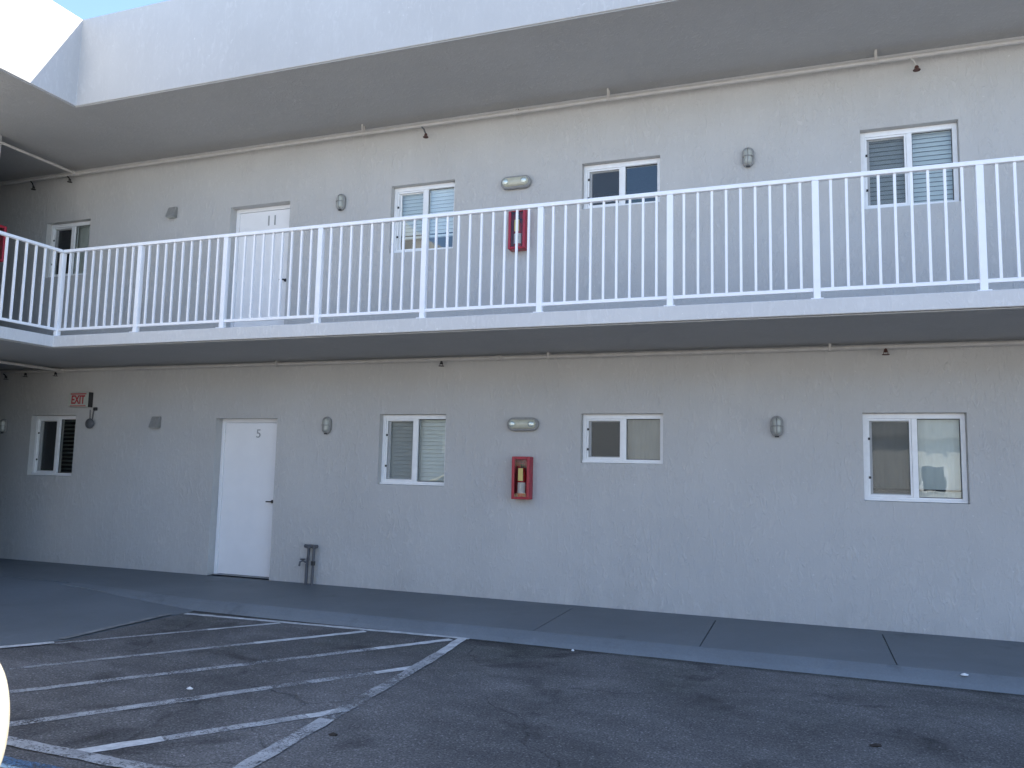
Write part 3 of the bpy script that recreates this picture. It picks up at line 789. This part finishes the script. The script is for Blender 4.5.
# ------------------------------------------------------------------ standpipe
sp = empty('water_standpipe', (-5.79, -0.07, 0.0), 'twin grey water pipes with valves rising from the pavement beside door 5', 'standpipe')
MB().tube([(-0.035, 0, 0), (-0.035, 0, 0.24), (-0.02, 0, 0.30), (-0.015, 0, 0.45)], 0.020, 12).build('pipe', M['pipe_dark'], sp, smooth=50)
MB().tube([(0.05, 0, 0), (0.055, 0, 0.22), (0.06, 0, 0.45)], 0.017, 12).build('pipe', M['pipe_dark'], sp, smooth=50)
MB().tube([(-0.075, 0, 0.465), (0.105, 0, 0.465)], 0.022, 12).lathe([(0.03, 0.44), (0.03, 0.485)], (-0.015, 0, 0), 'z', 12).lathe([(0.028, 0.44), (0.028, 0.48)], (0.06, 0, 0), 'z', 12).build('cross_fitting', M['pipe_dark'], sp, smooth=40)
MB().tube([(-0.03, 0, 0.26), (-0.08, -0.02, 0.285), (-0.115, -0.03, 0.27), (-0.12, -0.035, 0.22)], 0.012, 10).build('spigot', M['pipe_dark'], sp, smooth=50)
MB().lathe([(0.034, 0), (0.036, 0.008)], (-0.085, -0.02, 0.30), 'z', 14).lathe([(0.026, 0), (0.026, 0.05)], (0.055, 0, 0.235), 'z', 12).build('valve_handle', M['dark'], sp, smooth=40)

# ------------------------------------------------------------------ things behind the panes
pl = empty('potted_plant', (-1.78, 0.28, F2 + 1.53), 'small green potted plant behind the upstairs dark window', 'plant')
MB().lathe([(0.03, 0), (0.045, 0.07)], (0, 0, 0), 'z', 14).build('pot', M['pot'], pl, smooth=40)
b = MB()
for k in range(26):
    a = random.uniform(0, 2 * PI); r = random.uniform(0.02, 0.09); z = random.uniform(0.07, 0.17)
    c = Vector((r * math.cos(a), r * math.sin(a) * 0.5, z)); d = Vector((math.cos(a), math.sin(a), 0.4)) * 0.035; n_ = Vector((-math.sin(a), math.cos(a), 0.2)) * 0.014
    b.quad(c - d, c + n_, c + d, c - n_)
b.build('leaves', M['plant'], pl)
tag(MB().lathe([(0.02, 0), (0.13, 0.02), (0.16, 0.12), (0.15, 0.22), (0.09, 0.30), (0.02, 0.32)], (-4.62, 0.42, F2 + 1.16), 'z', 20).build('cushion', M['beige'], smooth=60),
    'beige cushion showing below the half raised blind upstairs', 'cushion')

# ------------------------------------------------------------------ litter
def scrap(name, x, y, z, s, m, label, cat):
    b = MB(); n = 9
    ring = [b.bm.verts.new((s * (1 + 0.3 * noise.noise((k, x, 2))) * math.cos(2 * PI * k / n), s * 0.5 * math.sin(2 * PI * k / n), 0.006 + 0.008 * noise.noise((k * 1.7, y, 5)))) for k in range(n)]
    lo = [b.bm.verts.new((v.co.x * 0.8, v.co.y * 0.8, 0.0)) for v in ring]
    top = b.bm.verts.new((0, 0, 0.018))
    for k in range(n):
        b.bm.faces.new((ring[k], ring[(k + 1) % n], top)); b.bm.faces.new((lo[k], lo[(k + 1) % n], ring[(k + 1) % n], ring[k]))
    o = b.build(name, m); o.location = (x, y, z); o.rotation_euler = (0, 0, 0.3); return tag(o, label, cat)
scrap('paper_scrap', 1.11, -1.60, -0.012, 0.03, M['litter'], 'crumpled white paper scrap on the kerb at the right', 'litter')
scrap('paper_scrap', -4.03, -4.06, LOT + 0.001, 0.024, M['litter'], 'flat white paper scrap on the asphalt between two hatch lines', 'litter')
scrap('dry_leaf', -2.61, -4.48, LOT + 0.001, 0.030, M['leaf_dry'], 'dark dry leaf on the asphalt right of the hatched bay', 'leaf')
scrap('dry_leaf', 0.36, -3.37, LOT + 0.001, 0.040, M['leaf_dry'], 'dark dry leaf on the open asphalt at the lower right', 'leaf')
scrap('pebble', -1.93, -1.76, LOT + 0.001, 0.014, M['litter'], 'small white pebble lying at the foot of the kerb', 'pebble')

# ------------------------------------------------------------------ parked car (only its corner reaches the frame)
def car(loc):
    r = empty('parked_car', loc, 'cream white car in full sun at the lower left edge', 'car')
    # stations along x (0 = nose, negative = back): half width, bottom, belt/hood height
    st = [(0.00, 0.52, 0.36, 0.60), (-0.05, 0.66, 0.28, 0.68), (-0.16, 0.77, 0.23, 0.73), (-0.34, 0.845, 0.21, 0.775), (-0.6, 0.875, 0.20, 0.82), (-1.15, 0.89, 0.20, 0.90), (-1.9, 0.90, 0.20, 0.93),
          (-2.8, 0.90, 0.20, 0.95), (-3.6, 0.89, 0.22, 0.98), (-4.15, 0.85, 0.26, 0.99), (-4.40, 0.74, 0.34, 0.93), (-4.48, 0.60, 0.42, 0.80)]
    b = MB(); rings = []
    for x, w, z0, z1 in st:
        h = z1 - z0; ring = []
        half = [(0.0, z0), (w * 0.82, z0), (w * 0.965, z0 + h * 0.16), (w, z0 + h * 0.45), (w * 0.985, z0 + h * 0.72), (w * 0.93, z0 + h * 0.92), (w * 0.78, z1 + 0.005), (w * 0.4, z1 + 0.03), (0.0, z1 + 0.035)]
        pts = half + [(-y, z) for y, z in half[-2:0:-1]]
        rings.append([b.bm.verts.new((x, y, z)) for y, z in pts])
    k = len(rings[0])
    for p, q in zip(rings, rings[1:]):
        for i in range(k): b.bm.faces.new((p[i], p[(i + 1) % k], q[(i + 1) % k], q[i]))
    b.bm.faces.new(rings[0][::-1]); b.bm.faces.new(rings[-1])
    body = b.build('body', M['car'], r, smooth=50)
    sb = body.modifiers.new('sub', 'SUBSURF'); sb.levels = 2; sb.render_levels = 2
    # greenhouse
    g = MB(); rings = []
    for x, w0, w1, z0, z1 in [(-1.10, 0.70, 0.68, 0.88, 0.93), (-1.75, 0.80, 0.60, 0.90, 1.36), (-2.2, 0.81, 0.60, 0.90, 1.42), (-3.0, 0.81, 0.60, 0.92, 1.41), (-3.6, 0.80, 0.58, 0.95, 1.30), (-4.12, 0.74, 0.66, 0.97, 1.02)]:
        rings.append([g.bm.verts.new((x, s * w, z)) for s, w, z in ((-1, w0, z0), (-1, w1, z1), (1, w1, z1), (1, w0, z0))])
    for p, q in zip(rings, rings[1:]):
        for i in range(4): g.bm.faces.new((p[i], p[(i + 1) % 4], q[(i + 1) % 4], q[i]))
    g.bm.faces.new(rings[0][::-1]); g.bm.faces.new(rings[-1])
    g.build('windows', M['car_glass'], r, bevel=0.03, seg=3)
    rp = MB()
    rings = []
    for x, w, z in [(-1.70, 0.60, 1.345), (-2.2, 0.61, 1.432), (-3.0, 0.61, 1.424), (-3.62, 0.58, 1.312)]:
        rings.append([rp.bm.verts.new((x, s * w, zz)) for s, zz in ((-1, z), (0, z + 0.03), (1, z))] + [rp.bm.verts.new((x, s * w, z - 0.03)) for s in (1, -1)])
    for p, q in zip(rings, rings[1:]):
        for i in range(5): rp.bm.faces.new((p[i], p[(i + 1) % 5], q[(i + 1) % 5], q[i]))
    rp.bm.faces.new(rings[0][::-1]); rp.bm.faces.new(rings[-1])
    rp.build('roof', M['car'], r, smooth=40)
    for sy in (-1, 1):
        pil = MB()
        for (xa, za, wa), (xb, zb, wb) in (((-1.08, 0.90, 0.715), (-1.74, 1.37, 0.61)), ((-2.55, 0.92, 0.82), (-2.50, 1.42, 0.615)), ((-4.10, 1.0, 0.745), (-3.58, 1.31, 0.59))):
            pil.tube([(xa, sy * wa, za), (xb, sy * wb, zb)], 0.028, 8)
        pil.build('pillar', M['car'], r, smooth=60)
        MB().stadium(0.30, 0.11, [(0, 0.02), (0.0, -0.012), (0.02, -0.022)], (0, 0, 0)).build('headlight', M['headlight'], r, smooth=60).matrix_local = Matrix.Translation((-0.045, sy * 0.47, 0.60)) @ Matrix.Rotation(R(90 + 14 * sy), 4, 'Z')
        MB().stadium(0.30, 0.14, [(0, 0), (0.01, -0.02), (0.03, -0.03)], (0, 0, 0)).build('tail_light', M['tail'], r, smooth=60).matrix_local = Matrix.Translation((-4.40, sy * 0.66, 0.80)) @ Matrix.Rotation(R(-90 - 20 * sy), 4, 'Z')
        MB().lathe([(0.02, 0), (0.07, 0.03), (0.075, 0.10), (0.03, 0.13)], (-1.62, sy * 0.93, 0.98), 'x', 14, 1.3).build('mirror', M['car'], r, smooth=60)
        for x in (-0.88, -3.55):
            t = MB().lathe([(0.22, -0.10), (0.30, -0.10), (0.325, -0.07), (0.325, 0.07), (0.30, 0.10), (0.22, 0.10)], (0, 0, 0), 'y', 28)
            wh = t.build('wheel', M['rubber'], r, smooth=40); wh.location = (x, sy * 0.80, 0.325)
            rm = MB().lathe([(0.06, -0.06), (0.215, -0.105), (0.222, -0.09), (0.222, 0.09), (0.215, 0.105), (0.06, 0.06)], (0, 0, 0), 'y', 28)
            rm.build('rim', M['rim'], wh, smooth=40)
            a = MB(); n = 20; prev = None
            for i in range(n + 1):
                an = PI * i / n; cur = [a.bm.verts.new((x + q * math.cos(an), sy * yy, 0.325 + q * math.sin(an))) for q, yy in ((0.345, 0.905), (0.385, 0.908), (0.385, 0.85), (0.345, 0.85))]
                if prev:
                    for j in range(4): a.bm.faces.new((prev[j], prev[(j + 1) % 4], cur[(j + 1) % 4], cur[j]))
                prev = cur
            a.build('wheel_arch', M['rubber'], r)
    MB().box(-0.02, 0.006, -0.40, 0.40, 0.44, 0.53).build('grille', M['dark'], r, bevel=0.01)
    r.scale = (1.18, 1.18, 1.18)
    return r
car((-2.68, -7.25, LOT))

# ------------------------------------------------------------------ across the lot (seen only in the panes)
op = empty('lot_building', (10, -26, LOT), 'low pale building on the far side of the parking lot, mirrored in the panes', 'building')
MB().box(-9, 9, -8, 0, 0, 3.1).build('wall', M['opp_wall'], op)
MB().box(-9.3, 9.3, -8.3, 0.3, 3.1, 3.35).build('roof', M['roofing'], op, bevel=0.02)
ob = empty('apartment_building', (0, -40, LOT), 'unseen grey two storey block added behind the far side of the parking lot', 'building')  # unseen block added to keep bright horizon sky out of the pane reflections
MB().box(-45, 45, -9, 0, 0, 8.2).build('wall', M['far_wall'], ob)
MB().box(-45.4, 45.4, -9.4, 0.4, 8.2, 8.5).build('roof', M['roofing'], ob)
for x in (-5.35, -1.2, 2.5, 6):
    w = MB().box(x - 0.5, x + 0.5, 0.002, 0.05, 1.0, 2.1).build('window', M['frame'], op)
    MB().box(x - 0.42, x + 0.42, 0.052, 0.06, 1.08, 2.02).build('pane', M['car_glass'], w)
